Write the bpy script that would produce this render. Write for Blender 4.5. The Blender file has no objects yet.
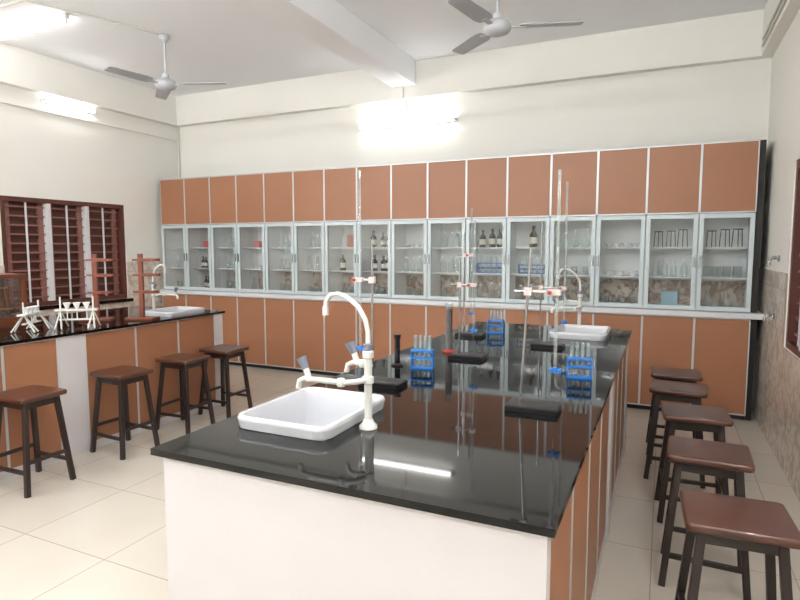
import bpy, math, random
from mathutils import Matrix, Vector
random.seed(7)
scene = bpy.context.scene
scene.view_settings.view_transform = 'Standard'

# ------------------------------------------------------------ materials
def lin(c):
    c = c/255.0
    return c/12.92 if c <= 0.04045 else ((c+0.055)/1.055)**2.4
def rgb(r, g, b): return (lin(r), lin(g), lin(b), 1.0)

def mat(name, col, rough=0.5, metal=0.0, spec=0.5, coat=0.0, var=0.0, vscale=8.0, emit=0.0):
    m = bpy.data.materials.new(name); m.use_nodes = True
    nt = m.node_tree; p = nt.nodes['Principled BSDF']
    p.inputs['Base Color'].default_value = col
    p.inputs['Roughness'].default_value = rough
    p.inputs['Metallic'].default_value = metal
    p.inputs['Specular IOR Level'].default_value = spec
    p.inputs['Coat Weight'].default_value = coat
    if emit > 0:
        p.inputs['Emission Color'].default_value = col
        p.inputs['Emission Strength'].default_value = emit
    if var > 0:
        tc = nt.nodes.new('ShaderNodeTexCoord')
        n = nt.nodes.new('ShaderNodeTexNoise'); n.inputs['Scale'].default_value = vscale
        n.inputs['Detail'].default_value = 4
        r = nt.nodes.new('ShaderNodeMix'); r.data_type = 'RGBA'
        r.inputs[6].default_value = tuple(max(0, c*(1-var)) for c in col[:3])+(1,)
        r.inputs[7].default_value = tuple(min(1, c*(1+var)) for c in col[:3])+(1,)
        nt.links.new(tc.outputs['Object'], n.inputs['Vector'])
        nt.links.new(n.outputs['Fac'], r.inputs[0])
        nt.links.new(r.outputs[2], p.inputs['Base Color'])
    return m

def glass(name, col=(0.9, 0.95, 0.95, 1), base=0.06, edge=0.55, body=(0.75, 0.8, 0.8, 1), bodyfac=0.08):
    m = bpy.data.materials.new(name); m.use_nodes = True
    nt = m.node_tree; nt.nodes.remove(nt.nodes['Principled BSDF'])
    out = nt.nodes['Material Output']
    tr = nt.nodes.new('ShaderNodeBsdfTransparent'); tr.inputs[0].default_value = col
    df = nt.nodes.new('ShaderNodeBsdfDiffuse'); df.inputs[0].default_value = body
    gl = nt.nodes.new('ShaderNodeBsdfGlossy'); gl.inputs['Roughness'].default_value = 0.03
    lw = nt.nodes.new('ShaderNodeLayerWeight'); lw.inputs['Blend'].default_value = 0.25
    mr = nt.nodes.new('ShaderNodeMapRange'); mr.inputs['To Min'].default_value = base; mr.inputs['To Max'].default_value = edge
    m1 = nt.nodes.new('ShaderNodeMixShader'); m1.inputs[0].default_value = bodyfac
    m2 = nt.nodes.new('ShaderNodeMixShader')
    nt.links.new(tr.outputs[0], m1.inputs[1]); nt.links.new(df.outputs[0], m1.inputs[2])
    nt.links.new(lw.outputs['Facing'], mr.inputs['Value'])
    nt.links.new(mr.outputs[0], m2.inputs[0])
    nt.links.new(m1.outputs[0], m2.inputs[1]); nt.links.new(gl.outputs[0], m2.inputs[2])
    nt.links.new(m2.outputs[0], out.inputs[0])
    return m

M_wall = mat('wall_paint', rgb(240, 238, 231), 0.7, var=0.02, vscale=1.5)
M_ceil = mat('ceiling_paint', rgb(244, 245, 247), 0.8, var=0.015, vscale=1.0)
M_plast = mat('white_plaster', rgb(208, 204, 205), 0.45, var=0.04, vscale=6)
M_brown = mat('brown_laminate', rgb(158, 108, 78), 0.42, var=0.05, vscale=5)
M_alu = mat('aluminium_frame', rgb(200, 207, 210), 0.35, metal=0.3)
M_dframe = mat('door_frame_grey', rgb(202, 213, 216), 0.4, metal=0.1)
M_inner = mat('cabinet_interior', rgb(243, 246, 245), 0.6)
M_dark = mat('dark_gap', rgb(28, 24, 24), 0.6)
M_white = mat('white_ceramic', rgb(206, 207, 211), 0.15, coat=0.4)
M_pvc = mat('white_pvc', rgb(216, 216, 210), 0.3)
M_tap = mat('grey_blue_plastic', rgb(112, 120, 134), 0.35)
M_seat = mat('stool_seat_wood', rgb(74, 40, 28), 0.28, var=0.3, vscale=14, coat=0.2)
M_leg = mat('stool_leg_dark', rgb(36, 26, 24), 0.4, var=0.1)
M_chrome = mat('steel_rod', rgb(170, 172, 176), 0.2, metal=0.9)
M_iron = mat('black_iron', rgb(14, 14, 16), 0.35)
M_clamp = mat('clamp_pink', rgb(205, 192, 188), 0.4)
M_red = mat('red_rubber', rgb(160, 50, 42), 0.5)
M_blue = mat('blue_plastic', rgb(30, 110, 190), 0.35)
M_lblue = mat('light_blue_card', rgb(150, 192, 208), 0.6)
M_wood = mat('red_brown_wood', rgb(112, 56, 38), 0.4, var=0.2, vscale=12)
M_wood2 = mat('balance_wood', rgb(108, 60, 38), 0.35, var=0.25, vscale=10)
M_shut = mat('shutter_wood', rgb(92, 50, 42), 0.45, var=0.15, vscale=9)
M_slat = mat('shutter_slat', rgb(142, 98, 88), 0.4)
M_wframe = mat('window_white_frame', rgb(218, 219, 222), 0.4)
M_fan = mat('fan_grey', rgb(190, 192, 196), 0.4)
M_fanblade = mat('fan_blade_grey', rgb(174, 177, 183), 0.4)
M_fixt = mat('lamp_batten', rgb(225, 225, 225), 0.4)
M_tube = mat('lamp_tube', (1.0, 0.995, 0.985, 1), 0.5, emit=20.0)
M_fill = mat('added_fill_tube', (0.98, 0.99, 1.0, 1), 0.5, emit=182.0)  # emission for the added out-of-view fill tubes
M_amber = mat('amber_bottle', rgb(58, 26, 14), 0.1, coat=0.6)
M_darkb = mat('dark_bottle', rgb(22, 20, 26), 0.15, coat=0.6)
M_label = mat('paper_label', rgb(225, 222, 205), 0.7)
M_pink = mat('pink_box', rgb(200, 90, 90), 0.6)
M_crate = mat('brown_carton', rgb(150, 85, 55), 0.7)
M_porc = mat('porcelain', rgb(232, 232, 232), 0.2, coat=0.3)
M_brass = mat('brass', rgb(176, 140, 70), 0.3, metal=0.9)
M_dred = mat('red_liquid', rgb(62, 8, 12), 0.1, coat=0.6)
M_glass = glass('clear_glassware', base=0.08, edge=0.75, bodyfac=0.14)
M_pane = glass('cabinet_pane', col=(0.985, 0.99, 0.99, 1), base=0.03, edge=0.5, bodyfac=0.02)
M_cond = mat('conduit_pipe', rgb(205, 202, 192), 0.5)

def granite():
    m = mat('black_granite', rgb(14, 14, 16), 0.04, spec=0.32)
    nt = m.node_tree; p = nt.nodes['Principled BSDF']
    tc = nt.nodes.new('ShaderNodeTexCoord')
    n = nt.nodes.new('ShaderNodeTexNoise'); n.inputs['Scale'].default_value = 320; n.inputs['Detail'].default_value = 2
    cr = nt.nodes.new('ShaderNodeValToRGB')
    cr.color_ramp.elements[0].position = 0.55; cr.color_ramp.elements[0].color = rgb(3, 3, 4)
    cr.color_ramp.elements[1].position = 0.85; cr.color_ramp.elements[1].color = rgb(44, 46, 48)
    nt.links.new(tc.outputs['Object'], n.inputs['Vector']); nt.links.new(n.outputs['Fac'], cr.inputs[0])
    nt.links.new(cr.outputs[0], p.inputs['Base Color'])
    return m
M_gran = granite()

def floor_mat():
    m = mat('floor_tiles', rgb(205, 194, 172), 0.16, spec=0.5)
    nt = m.node_tree; p = nt.nodes['Principled BSDF']
    tc = nt.nodes.new('ShaderNodeTexCoord')
    b = nt.nodes.new('ShaderNodeTexBrick')
    b.offset = 0; b.squash = 1
    b.inputs['Scale'].default_value = 1
    b.inputs['Brick Width'].default_value = 0.6; b.inputs['Row Height'].default_value = 0.6
    b.inputs['Mortar Size'].default_value = 0.0032; b.inputs['Mortar Smooth'].default_value = 0.3
    b.inputs['Color1'].default_value = rgb(214, 207, 194); b.inputs['Color2'].default_value = rgb(209, 201, 188)
    b.inputs['Mortar'].default_value = rgb(170, 161, 146)
    n = nt.nodes.new('ShaderNodeTexNoise'); n.inputs['Scale'].default_value = 3; n.inputs['Detail'].default_value = 6
    mx = nt.nodes.new('ShaderNodeMix'); mx.data_type = 'RGBA'; mx.blend_type = 'MULTIPLY'; mx.inputs[0].default_value = 0.10
    nt.links.new(tc.outputs['Object'], b.inputs['Vector']); nt.links.new(tc.outputs['Object'], n.inputs['Vector'])
    nt.links.new(b.outputs['Color'], mx.inputs[6]); nt.links.new(n.outputs['Fac'], mx.inputs[7])
    nt.links.new(mx.outputs[2], p.inputs['Base Color'])
    return m
M_floor = floor_mat()

def tile_mat(name, c1, c2, swap):
    m = mat(name, rgb(*c1), 0.2)
    nt = m.node_tree; p = nt.nodes['Principled BSDF']
    tc = nt.nodes.new('ShaderNodeTexCoord')
    n = nt.nodes.new('ShaderNodeTexNoise'); n.inputs['Scale'].default_value = 11; n.inputs['Detail'].default_value = 5
    n.inputs['Distortion'].default_value = 1.2
    cr = nt.nodes.new('ShaderNodeValToRGB')
    cr.color_ramp.elements[0].position = 0.42; cr.color_ramp.elements[0].color = rgb(*c2)
    cr.color_ramp.elements[1].position = 0.56; cr.color_ramp.elements[1].color = rgb(*c1)
    sx = nt.nodes.new('ShaderNodeSeparateXYZ'); cx = nt.nodes.new('ShaderNodeCombineXYZ')
    nt.links.new(tc.outputs['Object'], sx.inputs[0])
    nt.links.new(sx.outputs['Y' if swap else 'X'], cx.inputs['X']); nt.links.new(sx.outputs['Z'], cx.inputs['Y'])
    b = nt.nodes.new('ShaderNodeTexBrick'); b.offset = 0
    b.inputs['Scale'].default_value = 1; b.inputs['Brick Width'].default_value = 0.3; b.inputs['Row Height'].default_value = 0.3
    b.inputs['Mortar Size'].default_value = 0.002
    b.inputs['Mortar'].default_value = rgb(165, 150, 130)
    nt.links.new(cx.outputs[0], b.inputs['Vector'])
    nt.links.new(tc.outputs['Object'], n.inputs['Vector']); nt.links.new(n.outputs['Fac'], cr.inputs[0])
    nt.links.new(cr.outputs[0], b.inputs['Color1']); nt.links.new(cr.outputs[0], b.inputs['Color2'])
    nt.links.new(b.outputs['Color'], p.inputs['Base Color'])
    return m
M_tile = tile_mat('floral_wall_tile', (222, 213, 202), (198, 182, 166), True)
M_tile2 = tile_mat('backsplash_tile', (205, 192, 176), (146, 116, 96), False)

# ------------------------------------------------------------ mesh builder
class MB:
    def __init__(s): s.v = []; s.f = []; s.fm = []; s.sm = []; s.mats = []
    def mi(s, m):
        if m not in s.mats: s.mats.append(m)
        return s.mats.index(m)
    def add(s, vs, fs, m, smooth=False, M=None):
        o = len(s.v); k = s.mi(m)
        for p in vs:
            p = Vector(p)
            s.v.append(tuple(M @ p) if M is not None else tuple(p))
        for f in fs:
            s.f.append([i+o for i in f]); s.fm.append(k); s.sm.append(smooth)
    def box(s, x0, x1, y0, y1, z0, z1, m, M=None):
        vs = [(x0,y0,z0),(x1,y0,z0),(x1,y1,z0),(x0,y1,z0),(x0,y0,z1),(x1,y0,z1),(x1,y1,z1),(x0,y1,z1)]
        fs = [(0,3,2,1),(4,5,6,7),(0,1,5,4),(1,2,6,5),(2,3,7,6),(3,0,4,7)]
        s.add(vs, fs, m, False, M)
    def lathe(s, prof, c, m, seg=16, M=None, smooth=True):
        vs = []; fs = []
        n = len(prof)
        for (r, z) in prof:
            for i in range(seg):
                a = 2*math.pi*i/seg
                vs.append((c[0]+r*math.cos(a), c[1]+r*math.sin(a), c[2]+z))
        for j in range(n-1):
            for i in range(seg):
                i2 = (i+1) % seg
                fs.append((j*seg+i, j*seg+i2, (j+1)*seg+i2, (j+1)*seg+i))
        if prof[0][0] > 1e-5: fs.append(tuple(range(seg-1, -1, -1)))
        if prof[-1][0] > 1e-5: fs.append(tuple((n-1)*seg+i for i in range(seg)))
        s.add(vs, fs, m, smooth, M)
    def cyl(s, c, r, h, m, seg=16, M=None): s.lathe([(r, 0), (r, h)], c, m, seg, M)
    def tube(s, pts, r, m, seg=8, M=None, smooth=True, rot=0.0):
        pts = [Vector(p) for p in pts]; n = len(pts)
        rs = r if isinstance(r, (list, tuple)) else [r]*n
        T = []
        for i in range(n):
            if i == 0: t = pts[1]-pts[0]
            elif i == n-1: t = pts[-1]-pts[-2]
            else: t = (pts[i+1]-pts[i]).normalized()+(pts[i]-pts[i-1]).normalized()
            T.append(t.normalized())
        up = Vector((0, 1, 0)) if abs(T[0].y) < 0.9 else Vector((1, 0, 0))
        N = (up - T[0]*up.dot(T[0])).normalized()
        vs = []; fs = []
        for i in range(n):
            N = (N - T[i]*N.dot(T[i])).normalized(); B = T[i].cross(N)
            for k in range(seg):
                a = 2*math.pi*k/seg+rot
                vs.append(pts[i]+(N*math.cos(a)+B*math.sin(a))*rs[i])
        for i in range(n-1):
            for k in range(seg):
                k2 = (k+1) % seg
                fs.append((i*seg+k, i*seg+k2, (i+1)*seg+k2, (i+1)*seg+k))
        fs.append(tuple(range(seg-1, -1, -1))); fs.append(tuple((n-1)*seg+k for k in range(seg)))
        s.add(vs, fs, m, smooth, M)
    def loft(s, rings, m, cap0=True, cap1=True, smooth=True, M=None):
        n = len(rings[0]); vs = [p for r in rings for p in r]; fs = []
        for j in range(len(rings)-1):
            for i in range(n):
                i2 = (i+1) % n
                fs.append((j*n+i, j*n+i2, (j+1)*n+i2, (j+1)*n+i))
        if cap0: fs.append(tuple(range(n-1, -1, -1)))
        if cap1: fs.append(tuple((len(rings)-1)*n+i for i in range(n)))
        s.add(vs, fs, m, smooth, M)
    def build(s, name, loc=(0, 0, 0), rz=0.0, bevel=0.0):
        me = bpy.data.meshes.new(name); me.from_pydata(s.v, [], s.f)
        for m in s.mats: me.materials.append(m)
        me.polygons.foreach_set('material_index', s.fm)
        me.polygons.foreach_set('use_smooth', s.sm)
        me.update()
        try: me.set_sharp_from_angle(angle=math.radians(50))
        except Exception: pass
        o = bpy.data.objects.new(name, me); scene.collection.objects.link(o)
        o.location = loc; o.rotation_euler = (0, 0, rz)
        if bevel > 0:
            b = o.modifiers.new('bevel', 'BEVEL'); b.width = bevel; b.segments = 2
            b.limit_method = 'ANGLE'; b.angle_limit = math.radians(60)
        return o

def rrect(cx, cy, w, h, r, z, n=5):
    pts = []
    for (sx, sy, a0) in ((1, 1, 0), (-1, 1, 90), (-1, -1, 180), (1, -1, 270)):
        for i in range(n+1):
            a = math.radians(a0+90*i/n)
            pts.append((cx+sx*(w/2-r)+r*math.cos(a), cy+sy*(h/2-r)+r*math.sin(a), z))
    return pts

# ------------------------------------------------------------ room shell
XL, XR, YB, YF, H = -6.22, 0.80, 6.10, -2.6, 3.56
b = MB(); b.box(XL-0.2, XR+0.2, YF-0.2, YB+0.2, -0.1, 0, M_floor); b.build('floor')
b = MB(); b.box(XL-0.2, XR+0.2, YF-0.2, YB+0.2, H, H+0.1, M_ceil); b.build('ceiling')
b = MB(); b.box(XL-0.2, XR+0.2, YB, YB+0.2, 0, H, M_wall); b.build('wall_back')
b = MB(); b.box(XL-0.2, XR+0.2, YF-0.2, YF, 0, H, M_wall); b.build('wall_front')
def side_wall(name, x0, x1, wy0, wy1, wz0, wz1):
    b = MB()
    b.box(x0, x1, YF, wy0, 0, H, M_wall); b.box(x0, x1, wy1, YB, 0, H, M_wall)
    b.box(x0, x1, wy0, wy1, 0, wz0, M_wall); b.box(x0, x1, wy0, wy1, wz1, H, M_wall)
    b.build(name)
LW = (3.68, 5.18, 0.86, 2.04); RW = (3.35, 4.80, 0.80, 2.10)
side_wall('wall_left', XL-0.2, XL, *LW)
side_wall('wall_right', XR, XR+0.2, *RW)
# tie-beam bands
bz = 3.17
b = MB(); b.box(XL+0.09, XR-0.09, YB-0.09, YB, bz, H, M_wall); b.build('trim_1')
b = MB(); b.box(XL, XL+0.09, YF, YB, bz, H, M_wall); b.build('trim_2')
b = MB(); b.box(XR-0.09, XR, YF, YB, bz, H, M_wall); b.build('trim_3')
b = MB(); b.box(XL, XL+0.025, YF, YB-0.0, 2.98, 3.01, M_wall); b.build('trim_4')
# wainscot tiles
def wains(name, x0, x1, w):
    b = MB()
    b.box(x0, x1, YF, w[0], 0, 1.32, M_tile); b.box(x0, x1, w[1], YB, 0, 1.32, M_tile)
    b.box(x0, x1, w[0], w[1], 0, w[2], M_tile)
    b.build(name)
wains('trim_6', XL, XL+0.012, LW); wains('trim_7', XR-0.012, XR, RW)
# ceiling beam
b = MB(); b.box(-2.86, -2.57, YF, YB-0.09, 3.30, H, M_ceil); b.build('ceiling_beam', bevel=0.006)

# windows
def window(name, xf, dirn, w):
    b = MB(); y0, y1, z0, z1 = w
    def bx(d0, d1, *r):
        a, c = xf+dirn*d0, xf+dirn*d1
        b.box(min(a, c), max(a, c), *r)
    bx(-0.14, -0.11, y0, y1, z0, z1, M_shut)
    f = 0.05
    bx(-0.11, -0.01, y0, y0+f, z0, z1, M_shut); bx(-0.11, -0.01, y1-f, y1, z0, z1, M_shut)
    bx(-0.11, -0.01, y0+f, y1-f, z0, z0+f, M_shut); bx(-0.11, -0.01, y0+f, y1-f, z1-f, z1, M_shut)
    L = (y1-y0-2*f)/3
    for k in range(3):
        a = y0+f+k*L
        if k: bx(-0.09, 0.0, a-0.022, a+0.022, z0+f, z1-f, M_wframe)
        bx(-0.10, -0.07, a+0.022, a+0.08, z0+f, z1-f, M_slat)
        bx(-0.10, -0.07, a+L-0.08, a+L-0.022, z0+f, z1-f, M_slat)
        n = 11
        for i in range(n):
            z = z0+f+(i+0.5)*(z1-z0-2*f)/n
            bx(-0.105, -0.085, a+0.08, a+L-0.08, z-0.03, z+0.022, M_shut)
            bx(-0.062, -0.045, a+0.022, a+L-0.022, z-0.008, z+0.008, M_slat)
        bx(-0.044, -0.03, a+L/2-0.008, a+L/2+0.008, z0+f, z1-f, M_wframe)
    b.build(name)
window('window_1', XL, 1, LW)
window('window_2', XR, -1, RW)
b = MB(); b.box(XL+0.0, XL+0.05, LW[0]-0.04, LW[1]+0.04, LW[2]-0.04, LW[2], M_gran); b.build('trim_5')

# ------------------------------------------------------------ back wall cabinets
CX0, NW, CW = -6.13, 16, 0.4265
CX1 = CX0+NW*CW
FY = 5.68
def panel_run(b, z0, z1, fy, depth, strip=0.009):
    b.box(CX0, CX1, fy+0.02, YB-0.002, z0, z1, M_dark)
    for i in range(NW):
        x = CX0+i*CW
        b.box(x+strip, x+CW-strip, fy, fy+0.02, z0+0.012, z1-0.012, M_brown)
    for i in range(NW+1):
        x = CX0+i*CW
        b.box(max(CX0, x-strip), min(CX1, x+strip), fy-0.004, fy+0.019, z0, z1, M_alu)
    b.box(CX0, CX1, fy-0.004, fy+0.019, z1-0.012, z1, M_alu)
    b.box(CX0, CX1, fy-0.004, fy+0.019, z0, z0+0.012, M_alu)
b = MB(); panel_run(b, 0.05, 0.895, FY-0.03, 0.4); b.box(CX0, CX1, FY+0.02, YB-0.002, 0, 0.05, M_dark); b.build('lower_cabinet')
b = MB(); b.box(CX0, XR-0.013, FY-0.07, YB-0.002, 0.896, 0.945, M_wframe); b.build('cabinet_ledge', bevel=0.004)
b = MB(); panel_run(b, 1.80, 2.405, FY, 0.4); b.build('upper_cabinet')
b = MB()
G0, G1 = 0.946, 1.798
b.box(CX0, CX1, YB-0.03, YB-0.002, G0+0.25, G1, M_inner)
b.box(CX0, CX1, YB-0.03, YB-0.002, G0, G0+0.25, M_tile2)
b.box(CX0, CX1, FY+0.03, YB-0.03, G1-0.015, G1, M_inner)
b.box(CX0, CX1, FY+0.03, YB-0.03, G0, G0+0.012, M_inner)
SH = (G0+0.012, 1.235, 1.505)
for i in range(NW+1):
    x = CX0+i*CW
    b.box(max(CX0, x-0.008), min(CX1, x+0.008), FY+0.03, YB-0.03, G0+0.012, G1-0.015, M_inner)
for i in range(NW):
    x = CX0+i*CW
    for z in SH[1:]:
        b.box(x+0.008, x+CW-0.008, FY+0.11, YB-0.03, z-0.010, z, M_inner)
    a, c, f = x+0.004, x+CW-0.004, 0.036
    b.box(a, a+f, FY-0.006, FY+0.024, G0+0.006, G1-0.004, M_dframe); b.box(c-f, c, FY-0.006, FY+0.024, G0+0.006, G1-0.004, M_dframe)
    b.box(a+f, c-f, FY-0.006, FY+0.024, G0+0.006, G0+0.006+f, M_dframe); b.box(a+f, c-f, FY-0.006, FY+0.024, G1-0.004-f, G1-0.004, M_dframe)
    b.box(a+f, c-f, FY+0.006, FY+0.010, G0+0.006+f, G1-0.004-f, M_pane)
    hx = c-f/2 if i % 2 == 0 else a+f/2
    b.box(hx-0.005, hx+0.005, FY-0.022, FY-0.006, 1.33, 1.43, M_chrome)
b.build('glass_display_cabinet')
b = MB(); b.box(CX1+0.002, CX1+0.05, FY+0.02, YB-0.002, 0.946, 2.40, M_dark); b.box(CX1+0.002, CX1+0.05, FY+0.02, YB-0.002, 0, 0.895, M_dark); b.build('end_gap_shade')  # dark filler standing in for the shade in the gap by the wall

# shelf contents ---------------------------------------------------------
def bottle(b, x, y, z, s, m, label=True):
    b.lathe([(0.03*s, 0), (0.032*s, 0.01*s), (0.032*s, 0.10*s), (0.012*s, 0.13*s), (0.012*s, 0.15*s)], (x, y, z), m, 12)
    b.cyl((x, y, z+0.15*s), 0.015*s, 0.02*s, M_darkb if label else M_porc, 10)
    if label:
        b.lathe([(0.0328*s, 0.03*s), (0.0328*s, 0.08*s)], (x, y, z), M_label, 12)
def flask(b, x, y, z, s):
    b.lathe([(0.036*s, 0), (0.04*s, 0.008*s), (0.012*s, 0.09*s), (0.012*s, 0.13*s), (0.016*s, 0.135*s)], (x, y, z), M_glass, 12)
def rflask(b, x, y, z, s):
    b.lathe([(0.018*s, 0), (0.036*s, 0.02*s), (0.038*s, 0.04*s), (0.026*s, 0.065*s), (0.009*s, 0.08*s), (0.008*s, 0.17*s), (0.011*s, 0.175*s)], (x, y, z), M_glass, 12)
def beaker(b, x, y, z, s):
    b.lathe([(0.0, 0.002), (0.032*s, 0.0), (0.034*s, 0.01*s), (0.034*s, 0.085*s), (0.038*s, 0.09*s), (0.032*s, 0.088*s), (0.031*s, 0.01*s)], (x, y, z), M_glass, 14)
def dish(b, x, y, z, s):
    b.lathe([(0.018*s, 0), (0.022*s, 0.01*s), (0.045*s, 0.045*s), (0.042*s, 0.045*s), (0.015*s, 0.012*s), (0, 0.012*s)], (x, y, z), M_porc, 14)
def cylm(b, x, y, z, s):
    b.lathe([(0.024*s, 0), (0.024*s, 0.008), (0.011*s, 0.01), (0.011*s, 0.19*s), (0.015*s, 0.195*s)], (x, y, z), M_glass, 10)
def rackm(b, x, y, z, s, m=None):
    m = m or M_blue
    w = 0.11*s
    b.box(x-w, x+w, y-0.03, y+0.03, z, z+0.012, m); b.box(x-w, x+w, y-0.03, y+0.03, z+0.07*s, z+0.078*s, m)
    b.box(x-w, x-w+0.01, y-0.03, y+0.03, z+0.012, z+0.07*s, m); b.box(x+w-0.01, x+w, y-0.03, y+0.03, z+0.012, z+0.07*s, m)
    b.box(x-w+0.01, x+w-0.01, y+0.02, y+0.03, z+0.03*s, z+0.045*s, m)
    for k in range(5): b.cyl((x-w*0.75+k*w*0.375, y, z+0.0125), 0.008*s, 0.12*s, M_glass, 8)
def clampb(b, x, y, z, s):
    # tripod stand: black ring on three splayed legs
    R = 0.036*s; h = 0.15*s
    ring = [(x+R*math.cos(math.radians(t)), y+R*math.sin(math.radians(t)), z+h) for t in range(0, 361, 30)]
    b.tube(ring, 0.0045, M_iron, 6)
    for t in (30, 150, 270):
        c, q = math.cos(math.radians(t)), math.sin(math.radians(t))
        b.tube([(x+R*c, y+R*q, z+h), (x+R*1.25*c, y+R*1.25*q, z+0.003)], 0.004, M_iron, 6)

def row(bay, lvl, kind, n, s=1.0, name=None):
    b = MB(); x0 = CX0+bay*CW+0.06; w = CW-0.12
    for k in range(n):
        x = x0+w*(k+0.5)/n+random.uniform(-0.008, 0.008)
        y = FY+0.19+random.uniform(-0.02, 0.06); z = SH[lvl]+0.001; ss = s*random.uniform(0.92, 1.08)
        if kind == 'amber': bottle(b, x, y, z, ss, M_amber)
        elif kind == 'dark': bottle(b, x, y, z, ss, M_darkb)
        elif kind == 'clear': bottle(b, x, y, z, ss, M_glass, False)
        elif kind == 'flask': flask(b, x, y, z, ss)
        elif kind == 'rflask': rflask(b, x, y, z, ss)
        elif kind == 'beaker': beaker(b, x, y, z, ss)
        elif kind == 'dish': dish(b, x, y, z, ss)
        elif kind == 'cyl': cylm(b, x, y, z, ss)
        elif kind == 'rack': rackm(b, x, y, z, ss)
        elif kind == 'stand': clampb(b, x, y, z, ss)
        elif kind == 'pink': b.box(x-0.04, x+0.04, y, y+0.08, z, z+0.09*ss, M_pink)
        elif kind == 'carton': b.box(x-0.06, x+0.06, y, y+0.1, z, z+0.14*ss, M_crate)
        elif kind == 'bluebox': b.box(x-0.07, x+0.07, y, y+0.1, z, z+0.12*ss, M_lblue)
    nm = {'amber': 'amber_reagent_bottles', 'dark': 'dark_reagent_bottles', 'clear': 'clear_reagent_bottles', 'flask': 'conical_flasks',
          'rflask': 'round_bottom_flasks', 'beaker': 'glass_beakers', 'dish': 'porcelain_dishes', 'cyl': 'measuring_cylinders',
          'rack': 'test_tube_racks', 'stand': 'tripod_stands', 'pink': 'pink_boxes', 'carton': 'carton_box', 'bluebox': 'light_blue_box'}[kind]
    b.build(nm)
plan = [
 (0, [('beaker', 3, 1), ('clear', 3, 1), ('pink', 1, 1)]),
 (1, [('amber', 3, 1), ('amber', 4, .9), ('pink', 3, 1)]),
 (2, [('beaker', 3, 1.1), ('rflask', 4, 1), ('flask', 3, 1)]),
 (3, [('flask', 3, 1.1), ('dish', 4, .9), ('pink', 2, .9)]),
 (4, [('beaker', 4, 1), ('flask', 4, 1), ('rflask', 4, 1)]),
 (5, [('beaker', 4, .9), ('cyl', 5, .9), ('clear', 4, 1)]),
 (6, [('flask', 3, 1), ('dark', 2, 1.1), ('carton', 1, 1.1)]),
 (7, [('beaker', 3, 1), ('dark', 3, 1.1), ('amber', 3, 1.05)]),
 (8, [('beaker', 3, .9), ('clear', 4, 1.0), ('dish', 4, .8)]),
 (9, [('flask', 3, 1.1), ('clear', 4, 1), ('clear', 4, 1)]),
 (10, [('clear', 3, 1), ('rack', 1, 1.3), ('dark', 3, 1.1)]),
 (11, [('clear', 3, 1), ('rack', 1, 1.3), ('amber', 1, 1.2)]),
 (12, [('cyl', 4, .9), ('beaker', 3, .9), ('rflask', 3, 1)]),
 (13, [('beaker', 4, .8), ('dish', 3, 1.1), ('dish', 4, 1)]),
 (14, [('bluebox', 1, 1.1), ('clear', 4, .9), ('stand', 3, 1)]),
 (15, [('flask', 4, 1.1), ('beaker', 4, 1.1), ('stand', 3, 1)]),
]
for bay, lv in plan:
    for l, (k, n, s) in enumerate(lv): row(bay, l, k, n, s)

# ------------------------------------------------------------ lab islands
def island(x0, x1, y0, y1, sinks, piers, name):
    b = MB(); z0, z1 = 0.880, 0.90
    ys = sorted(set([y0, y1]+[v for s in sinks for v in (s[1]-s[3]/2, s[1]+s[3]/2)]))
    for a, c in zip(ys[:-1], ys[1:]):
        hole = [s for s in sinks if s[1]-s[3]/2 < (a+c)/2 < s[1]+s[3]/2]
        if hole:
            s = hole[0]
            b.box(x0, s[0]-s[2]/2, a, c, z0, z1, M_gran); b.box(s[0]+s[2]/2, x1, a, c, z0, z1, M_gran)
        else: b.box(x0, x1, a, c, z0, z1, M_gran)
    i = 0.018
    X0, X1, Y0, Y1 = x0+i*1.8, x1-i, y0+i, y1-i
    b.box(X0, X1, Y0, Y0+0.05, 0, z0, M_plast); b.box(X0, X1, Y1-0.1, Y1, 0, z0, M_plast)
    for side in (0, 1):
        for (pa, pb) in piers:
            if side: b.box(X1-0.1, X1, pa, pb, 0, z0, M_plast)
            else: b.box(X0, X0+0.1, pa, pb, 0, z0, M_plast)
        cuts = [Y0+0.05]+[v for p in piers for v in p]+[Y1-0.1]
        for a, c in zip(cuts[0::2], cuts[1::2]):
            n = max(1, round((c-a)/0.42)); w = (c-a)/n
            if side: xo, s = X1-0.012, 1
            else: xo, s = X0+0.012, -1
            def bx(d0, d1, *r):
                p, q = xo+s*d0, xo+s*d1; b.box(min(p, q), max(p, q), *r)
            bx(-0.03, -0.018, a, c, 0, z0, M_dark)
            for k in range(n):
                bx(-0.018, 0.0, a+k*w+0.008, a+(k+1)*w-0.008, 0.06, z0-0.012, M_brown)
            for k in range(n+1):
                bx(-0.017, 0.004, max(a, a+k*w-0.008), min(c, a+k*w+0.008), 0.05, z0, M_alu)
            bx(-0.017, 0.003, a, c, z0-0.012, z0-0.001, M_alu); bx(-0.017, 0.003, a, c, 0, 0.06, M_plast)
    return b.build(name)

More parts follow.
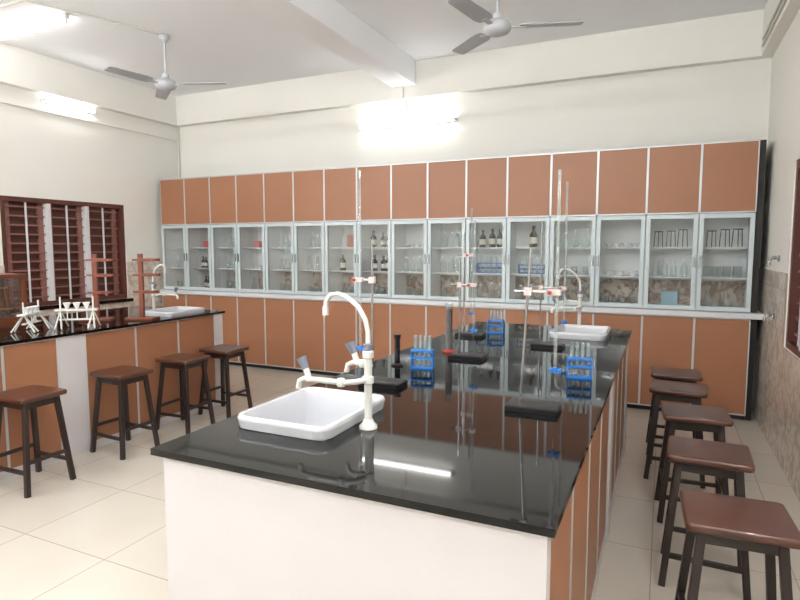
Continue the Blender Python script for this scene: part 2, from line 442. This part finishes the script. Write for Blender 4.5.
def sink(cx, cy, w=0.37, h=0.46):
    b = MB()
    R = [rrect(0, 0, w-0.012, h-0.012, 0.05, 0.002), rrect(0, 0, w-0.002, h-0.002, 0.052, 0.028), rrect(0, 0, w, h, 0.052, 0.036), rrect(0, 0, w-0.008, h-0.008, 0.05, 0.043),
         rrect(0, 0, w-0.034, h-0.034, 0.045, 0.044), rrect(0, 0, w-0.044, h-0.044, 0.042, 0.038), rrect(0, 0, w-0.050, h-0.050, 0.042, 0.02), rrect(0, 0, w-0.06, h-0.06, 0.045, -0.05),
         rrect(0, 0, w-0.08, h-0.08, 0.05, -0.17), rrect(0, 0, w-0.13, h-0.13, 0.05, -0.195), rrect(0, 0, 0.05, 0.05, 0.024, -0.20)]
    b.loft(R, M_white, cap0=False)
    b.lathe([(0.024, 0), (0.024, 0.003), (0.012, 0.002), (0, 0.001)], (0, 0, -0.199), M_chrome, 16)
    return b.build('lab_sink', (cx, cy, 0.90))
SK = 0.03
def hole(cx, cy): return (cx, cy, 0.37-SK, 0.46-SK)
s1 = (-1.11, 1.69); s2 = (-0.50, 4.08); s3 = (-4.05, 3.86)
island(-1.38, -0.19, 1.205, 4.49, [hole(*s1), hole(*s2)], [(3.0, 3.14)], 'lab_island_counter')
island(-4.97, -3.80, 1.05, 4.25, [hole(*s3)], [(2.59, 2.80)], 'lab_island_counter')
for s in (s1, s2, s3): sink(*s)

def faucet(x, y, rz=0.0, arms=True):
    # swan neck points to local -x
    b = MB()
    b.lathe([(0.03, 0), (0.03, 0.01), (0.02, 0.02), (0.016, 0.03)], (0, 0, 0), M_pvc, 16)
    b.cyl((0, 0, 0.02), 0.013, 0.24, M_pvc, 14)
    for z in (0.15, 0.235): b.lathe([(0.013, 0), (0.019, 0.004), (0.019, 0.024), (0.013, 0.028)], (0, 0, z), M_pvc, 14)
    b.lathe([(0.011, 0), (0.016, 0.004), (0.016, 0.02), (0.01, 0.024)], (0, 0, 0.262), M_tap, 14)
    neck = [(0, 0, 0.27), (0, 0, 0.325), (-0.010, 0, 0.365), (-0.035, 0, 0.405), (-0.08, 0, 0.437), (-0.115, 0, 0.446), (-0.142, 0, 0.440), (-0.158, 0, 0.422), (-0.162, 0, 0.39)]
    b.tube(neck, 0.0082, M_pvc, 10)
    b.cyl((-0.162, 0, 0.372), 0.011, 0.028, M_pvc, 10)
    if arms:
        for (y1, L, zz) in ((-0.075, 0.20, 0.165), (0.075, 0.10, 0.20)):
            b.tube([(0, 0, zz), (-0.02, y1*0.7, zz), (-0.05, y1, zz), (-L, y1, zz), (-L-0.02, y1, zz-0.01), (-L-0.025, y1, zz-0.035)], 0.0095, M_pvc, 10)
            b.tube([(-L+0.02, y1, zz-0.005), (-L+0.005, y1, zz+0.035)], 0.011, M_pvc, 10)
            b.tube([(-L+0.005, y1, zz+0.033), (-L-0.012, y1, zz+0.070)], [0.012, 0.017], M_tap, 12)
            b.lathe([(0.012, 0), (0.015, 0.006), (0.015, 0.02), (0.012, 0.026)], (-0.06, y1, zz-0.013), M_pvc, 12)
    return b.build('lab_tap', (x, y, 0.901), rz)
faucet(-0.875, 1.65)
faucet(-0.55, 4.37, math.radians(25))
faucet(-4.30, 3.86, math.radians(180))

# ------------------------------------------------------------ apparatus
def retort(x, y, rod=0.6, bx=0.10, by=0.0, ztop=0.87, zb=0.10, zc=0.44, rz=0.0, tilt=0.0):
    b = MB()
    b.loft([rrect(0, 0, 0.19, 0.12, 0.006, 0.0), rrect(0, 0, 0.19, 0.12, 0.006, 0.018), rrect(0, 0, 0.18, 0.11, 0.006, 0.022)], M_iron)
    rx = -0.05
    b.tube([(rx, 0, 0.02), (rx+tilt, 0, rod)], 0.005, M_chrome, 8)
    cx = rx+tilt*zc/rod
    b.box(cx-0.013, cx+0.013, -0.010, 0.010, zc-0.014, zc+0.014, M_clamp)
    b.tube([(cx-0.05, 0, zc), (cx-0.015, 0, zc)], 0.004, M_chrome, 6)
    b.tube([(cx, 0, zc), (rx+bx*0.7, by, zc)], 0.005, M_clamp, 8)
    X = rx+bx
    b.box(X-0.03, X+0.014, by-0.013, by-0.009, zc-0.010, zc+0.010, M_clamp)
    b.box(X-0.03, X+0.014, by+0.009, by+0.013, zc-0.010, zc+0.010, M_clamp)
    b.tube([(X-0.02, by-0.035, zc), (X-0.02, by-0.014, zc)], [0.008, 0.005], M_red, 8)
    b.lathe([(0.001, zb), (0.002, zb+0.05), (0.0065, zb+0.08), (0.0065, ztop), (0.009, ztop+0.004)], (X, by, 0), M_glass, 10)
    b.tube([(X-0.02, by, zb+0.055), (X+0.018, by, zb+0.055)], 0.006, M_blue, 8)
    b.lathe([(0.0085, -0.01), (0.0085, 0.01)], (X, by, zb+0.055), M_blue, 8)
    b.box(X+0.016, X+0.022, by-0.014, by+0.014, zb+0.047, zb+0.063, M_blue)
    return b.build('retort_stand_with_burette', (x, y, 0.901), rz)
retort(-0.42, 2.10, bx=0.125, tilt=0.03)
retort(-1.10, 2.21, rod=0.62, bx=-0.06, ztop=0.93, zc=0.46)
retort(-1.18, 3.72, rod=0.7, bx=0.05, ztop=0.86, zc=0.55)
retort(-0.62, 3.50, rod=0.75, bx=0.14, ztop=0.98, zc=0.36)
retort(-0.95, 2.95, rod=0.55, bx=0.08, ztop=0.74, zc=0.40)

def tray(x, y, rz=0.0):
    b = MB()
    for z in (0.0, 0.05, 0.085): b.loft([rrect(0, 0, 0.11, 0.055, 0.006, z), rrect(0, 0, 0.11, 0.055, 0.006, z+0.008)], M_blue)
    for sx in (-1, 1): b.box(sx*0.053-0.003, sx*0.053+0.003, -0.026, 0.026, 0.006, 0.085, M_blue)
    for k in range(4):
        for yy in (-0.013, 0.013):
            X = -0.036+k*0.024
            b.lathe([(0.001, 0.008), (0.006, 0.014), (0.0075, 0.02), (0.0075, 0.16), (0.009, 0.163)], (X, yy, 0), M_glass, 8)
    b.build('test_tube_rack', (x, y, 0.901), rz)
tray(-1.076, 2.61, 0.2); tray(-0.336, 2.72, 0.15); tray(-1.06, 3.93, 0.1)

b = MB()
b.lathe([(0.035, 0), (0.037, 0.004), (0.03, 0.012), (0.014, 0.016)], (0, 0, 0), M_red, 16)
b.lathe([(0.019, 0.016), (0.019, 0.25)], (0, 0, 0), M_dred, 16)
b.lathe([(0.0205, 0.016), (0.0205, 0.275), (0.026, 0.282)], (0, 0, 0), M_glass, 16)
b.build('measuring_cylinder', (-1.11, 3.09, 0.901))
b = MB()
b.lathe([(0.012, 0), (0.014, 0.004), (0.014, 0.13), (0.02, 0.16)], (0, 0, 0), M_darkb, 12)
b.lathe([(0.032, 0), (0.032, 0.006), (0.014, 0.012)], (0, 0, 0), M_iron, 14)
b.build('spirit_burner', (-1.22, 2.62, 0.901))

# left island apparatus
b = MB()
b.box(-0.22, 0.22, -0.13, 0.13, 0, 0.07, M_wood2)
for sx in (-1, 1):
    for sy in (-1, 1): b.box(sx*0.20-0.02, sx*0.20+0.02, sy*0.11-0.02, sy*0.11+0.02, 0.07, 0.37, M_wood2)
b.box(-0.23, 0.23, -0.14, 0.14, 0.37, 0.40, M_wood2)
b.box(-0.18, 0.18, 0.105, 0.115, 0.07, 0.37, M_wood2); b.box(-0.18, 0.18, -0.116, -0.112, 0.07, 0.37, M_pane)
b.box(0.202, 0.206, -0.09, 0.09, 0.07, 0.37, M_pane); b.box(-0.206, -0.202, -0.09, 0.09, 0.07, 0.37, M_pane)
b.cyl((0, 0, 0.07), 0.012, 0.23, M_brass, 12); b.box(-0.15, 0.15, -0.006, 0.006, 0.285, 0.30, M_brass)
for sx in (-1, 1):
    b.tube([(sx*0.13, 0, 0.285), (sx*0.13, 0.03, 0.13)], 0.0015, M_brass, 5); b.tube([(sx*0.13, 0, 0.285), (sx*0.13, -0.03, 0.13)], 0.0015, M_brass, 5)
    b.cyl((sx*0.13, 0, 0.125), 0.045, 0.006, M_brass, 16)
b.cyl((0.12, -0.14, 0.035), 0.012, 0.002, M_brass, 10)
b.build('wooden_balance_case', (-4.62, 2.60, 0.901), math.radians(90), bevel=0.003)

def wstand(x, y, rz, h=0.55):
    b = MB()
    b.loft([rrect(0, 0, 0.24, 0.15, 0.01, 0), rrect(0, 0, 0.24, 0.15, 0.01, 0.018)], M_wood)
    b.box(-0.018, 0.018, -0.015, 0.015, 0.018, h, M_wood)
    for z, L in ((h-0.05, 0.13), (h*0.68, 0.13), (h*0.42, 0.11)):
        b.box(-0.02, L-0.03, -0.017, 0.017, z-0.013, z+0.013, M_wood)
        b.lathe([(0.016, -0.011), (0.035, -0.011), (0.035, 0.011), (0.016, 0.011), (0.016, -0.011)], (L, 0, z), M_wood, 16)
        b.tube([(-0.07, 0, z), (-0.016, 0, z)], 0.008, M_wood, 8)
    b.build('wooden_funnel_stand', (x, y, 0.901), rz, bevel=0.002)
wstand(-4.26, 3.24, 0.5); wstand(-3.98, 3.45, 0.4)

def pstand(x, y, rz, s=1.0):
    b = MB()
    for xx in (-0.10*s, 0.10*s):
        b.tube([(xx-0.02, -0.08*s, 0), (xx, 0, 0.12*s), (xx, 0, 0.21*s)], 0.006, M_pvc, 8)
        b.tube([(xx-0.02, 0.08*s, 0), (xx, 0, 0.12*s)], 0.006, M_pvc, 8)
        b.tube([(xx+0.025, -0.08*s, 0), (xx, 0, 0.12*s)], 0.006, M_pvc, 8)
        b.tube([(xx+0.025, 0.08*s, 0), (xx, 0, 0.12*s)], 0.006, M_pvc, 8)
    b.box(-0.13*s, 0.13*s, -0.03, 0.03, 0.115*s, 0.127*s, M_pvc)
    b.box(-0.11*s, 0.11*s, -0.012, 0.012, 0.05*s, 0.06*s, M_pvc)
    for k in (-1, 0, 1):
        b.lathe([(0.004, 0.06*s), (0.005, 0.12*s), (0.026, 0.165*s), (0.028, 0.17*s), (0.024, 0.165*s), (0.003, 0.125*s)], (k*0.06*s, 0, 0), M_porc, 12)
    b.build('white_funnel_rack', (x, y, 0.907), rz)
pstand(-4.14, 2.62, 2.1, 1.0); pstand(-3.98, 2.86, 0.7, 1.1)

# ------------------------------------------------------------ stools
def stool(x, y, rz=0.0):
    b = MB(); w, d, h = 0.335, 0.30, 0.60
    b.loft([rrect(0, 0, w-0.01, d-0.01, 0.018, h-0.03), rrect(0, 0, w, d, 0.022, h-0.024), rrect(0, 0, w, d, 0.022, h-0.008),
            rrect(0, 0, w-0.008, d-0.008, 0.02, h-0.001), rrect(0, 0, w-0.02, d-0.02, 0.018, h)], M_seat)
    tx, ty, fx, fy = 0.115, 0.10, 0.165, 0.15
    zt = h-0.03
    def P(sx, sy, z):
        t = 1-z/zt
        return (sx*(tx+(fx-tx)*t), sy*(ty+(fy-ty)*t), z)
    for sx in (-1, 1):
        for sy in (-1, 1): b.tube([P(sx, sy, 0), P(sx, sy, zt)], 0.020, M_leg, 4, smooth=False, rot=math.pi/4)
    b.box(-tx, tx, -ty-0.008, -ty+0.008, zt-0.05, zt, M_leg); b.box(-tx, tx, ty-0.008, ty+0.008, zt-0.05, zt, M_leg)
    b.box(-tx-0.008, -tx+0.008, -ty, ty, zt-0.05, zt, M_leg); b.box(tx-0.008, tx+0.008, -ty, ty, zt-0.05, zt, M_leg)
    for s in (-1, 1):
        b.tube([P(-1, s, 0.14), P(1, s, 0.14)], 0.015, M_leg, 4, smooth=False, rot=math.pi/4)
        b.tube([P(s, -1, 0.20), P(s, 1, 0.20)], 0.015, M_leg, 4, smooth=False, rot=math.pi/4)
    b.build('lab_stool', (x, y, 0.0), rz, bevel=0.002)
for (x, y, r) in [(-3.60, 2.23, 0.03), (-3.60, 2.92, -0.04), (-3.60, 3.51, 0.05), (-3.59, 3.99, 0.0),
                  (0.26, 2.19, 0.05), (0.215, 2.84, -0.03), (0.19, 3.50, 0.06), (0.12, 4.10, -0.05), (0.11, 4.58, 0.03)]:
    stool(x, y, r)

# ------------------------------------------------------------ ceiling fans
def fan(x, y, ang):
    b = MB(); z = 3.09
    b.lathe([(0.05, H-0.001), (0.055, H-0.02), (0.02, H-0.07), (0.011, H-0.075)], (0, 0, 0), M_fan, 20)
    b.cyl((0, 0, z+0.06), 0.011, H-0.07-z-0.06, M_fan, 10)
    b.lathe([(0.03, z+0.10), (0.035, z+0.06), (0.02, z+0.055)], (0, 0, 0), M_fan, 16)
    b.lathe([(0, z-0.055), (0.045, z-0.052), (0.085, z-0.035), (0.10, z-0.01), (0.10, z+0.015), (0.085, z+0.035), (0.04, z+0.055), (0, z+0.058)], (0, 0, 0), M_fan, 24)
    for k in range(3):
        M = Matrix.Rotation(math.radians(ang+120*k), 4, 'Z') @ Matrix.Translation((0, 0, z)) @ Matrix.Rotation(math.radians(9), 4, 'X')
        b.box(0.09, 0.20, -0.018, 0.018, -0.004, 0.002, M_fan, M)
        vs = [(0.16, -0.05, 0), (0.22, -0.066, 0), (0.58, -0.056, 0), (0.60, -0.045, 0), (0.60, 0.045, 0), (0.58, 0.056, 0), (0.22, 0.066, 0), (0.16, 0.05, 0)]
        b.loft([[(p[0], p[1], 0.003) for p in vs], [(p[0], p[1], 0.008) for p in vs]], M_fanblade, smooth=False, M=M)
    b.build('ceiling_fan', (x, y, 0))
fan(-4.49, 4.28, 22); fan(-1.16, 4.21, 18)

# ------------------------------------------------------------ tube lamps
def lamp(c, axis, L, back, m=None, hang=0):
    m = m or M_tube
    b = MB(); c = Vector(c); bk = Vector(back)
    a = Vector((1, 0, 0)) if axis == 'x' else Vector((0, 1, 0))
    b.tube([-a*L/2, a*L/2], 0.016, m, 12)
    o = bk*0.045
    h = Vector((L/2+0.03 if axis == 'x' else 0.018, L/2+0.03 if axis == 'y' else 0.018, 0.018))
    b.box(o.x-h.x, o.x+h.x, o.y-h.y, o.y+h.y, o.z-h.z, o.z+h.z, M_fixt)
    for s in (-1, 1):
        e = a*s*(L/2+0.008)
        q = e+bk*0.02
        hh = Vector((0.01, 0.01, 0.01))+Vector((abs(bk.x), abs(bk.y), abs(bk.z)))*0.025
        b.box(q.x-hh.x, q.x+hh.x, q.y-hh.y, q.y+hh.y, q.z-hh.z, q.z+hh.z, M_fixt)
        if hang:
            e = a*s*(L/2-0.1)+bk*0.045
            b.tube([e+Vector((0, 0, 0.01)), Vector((e.x, e.y, hang-c.z))], 0.005, M_fixt, 6)
    b.build('tube_light', c)
lamp((-2.71, YB-0.066, 2.90), 'x', 1.15, (0, 1, 0))
lamp((XL+0.066, 4.48, 3.10), 'y', 0.58, (-1, 0, 0))
lamp((-5.45, 3.55, H-0.066), 'x', 1.1, (0, 0, 1))
B = M_fill  # fill lamps added out of view, stronger than the visible tubes
lamp((XR-0.066, 1.2, 2.9), 'y', 1.17, (1, 0, 0), B)
lamp((XL+0.066, 0.9, 2.5), 'y', 1.17, (-1, 0, 0), B)
# unseen pendant tubes, added as fill to brighten ceiling and room
for (x, y) in ((-0.5, -1.0), (-2.2, -1.0), (-4.0, -1.0), (-5.4, -1.0), (-1.5, 0.9), (-4.2, 1.1)):
    lamp((x, y, 2.95), 'x', 1.17, (0, -1, 0), B, hang=H)

# conduits
b = MB()
b.tube([(-2.72, YB-0.1, 3.29), (-2.72, YB-0.1, 3.16)], 0.009, M_cond, 8); b.tube([(-2.72, YB-0.012, 3.165), (-2.72, YB-0.012, 2.93)], 0.009, M_cond, 8)
b.build('conduit_pipe')
b = MB(); b.tube([(XL+0.04, YB-0.012, 3.165), (XL+0.04, YB-0.012, 2.41)], 0.010, M_cond, 8); b.build('conduit_pipe')
b = MB(); b.tube([(XR-0.10, YF+0.1, 3.22), (XR-0.10, 5.9, 3.22)], 0.010, M_cond, 8); b.tube([(XR-0.10, YF+0.1, 3.28), (XR-0.10, 5.9, 3.28)], 0.010, M_cond, 8); b.build('conduit_pipe')
b = MB(); b.tube([(-4.49, 4.22, H-0.01), (-4.9, 3.2, H-0.01), (-6.1, 3.2, H-0.01)], 0.009, M_cond, 8); b.build('conduit_pipe')
for z in (1.42, 0.98):
    b = MB()
    b.tube([(0, 0, 0), (-0.05, 0, 0), (-0.065, 0, -0.02), (-0.065, 0, -0.05)], 0.010, M_chrome, 10)
    b.tube([(-0.002, 0, 0), (-0.012, 0, 0)], 0.024, M_chrome, 14)
    b.box(-0.045, -0.025, -0.03, 0.03, 0.012, 0.02, M_chrome)
    b.build('wall_tap', (XR-0.012 if z < 1.32 else XR, 5.15, z))

# ------------------------------------------------------------ world & camera
w = bpy.data.worlds.new('World'); scene.world = w; w.use_nodes = True
w.node_tree.nodes['Background'].inputs[0].default_value = (0.5, 0.6, 0.8, 1)
w.node_tree.nodes['Background'].inputs[1].default_value = 0.05
cam = bpy.data.cameras.new('Camera'); co = bpy.data.objects.new('Camera', cam); scene.collection.objects.link(co)
yaw, pit = math.radians(24.7), math.radians(5.2)
F = Vector((-math.sin(yaw)*math.cos(pit), math.cos(yaw)*math.cos(pit), -math.sin(pit)))
R = Vector((math.cos(yaw), math.sin(yaw), 0)); U = R.cross(F)
Mx = Matrix((R, U, -F)).transposed().to_4x4(); Mx.translation = Vector((0, 0, 1.5))
co.matrix_world = Mx
cam.sensor_width = 36; cam.lens = 572/800*36; cam.clip_start = 0.02
scene.camera = co
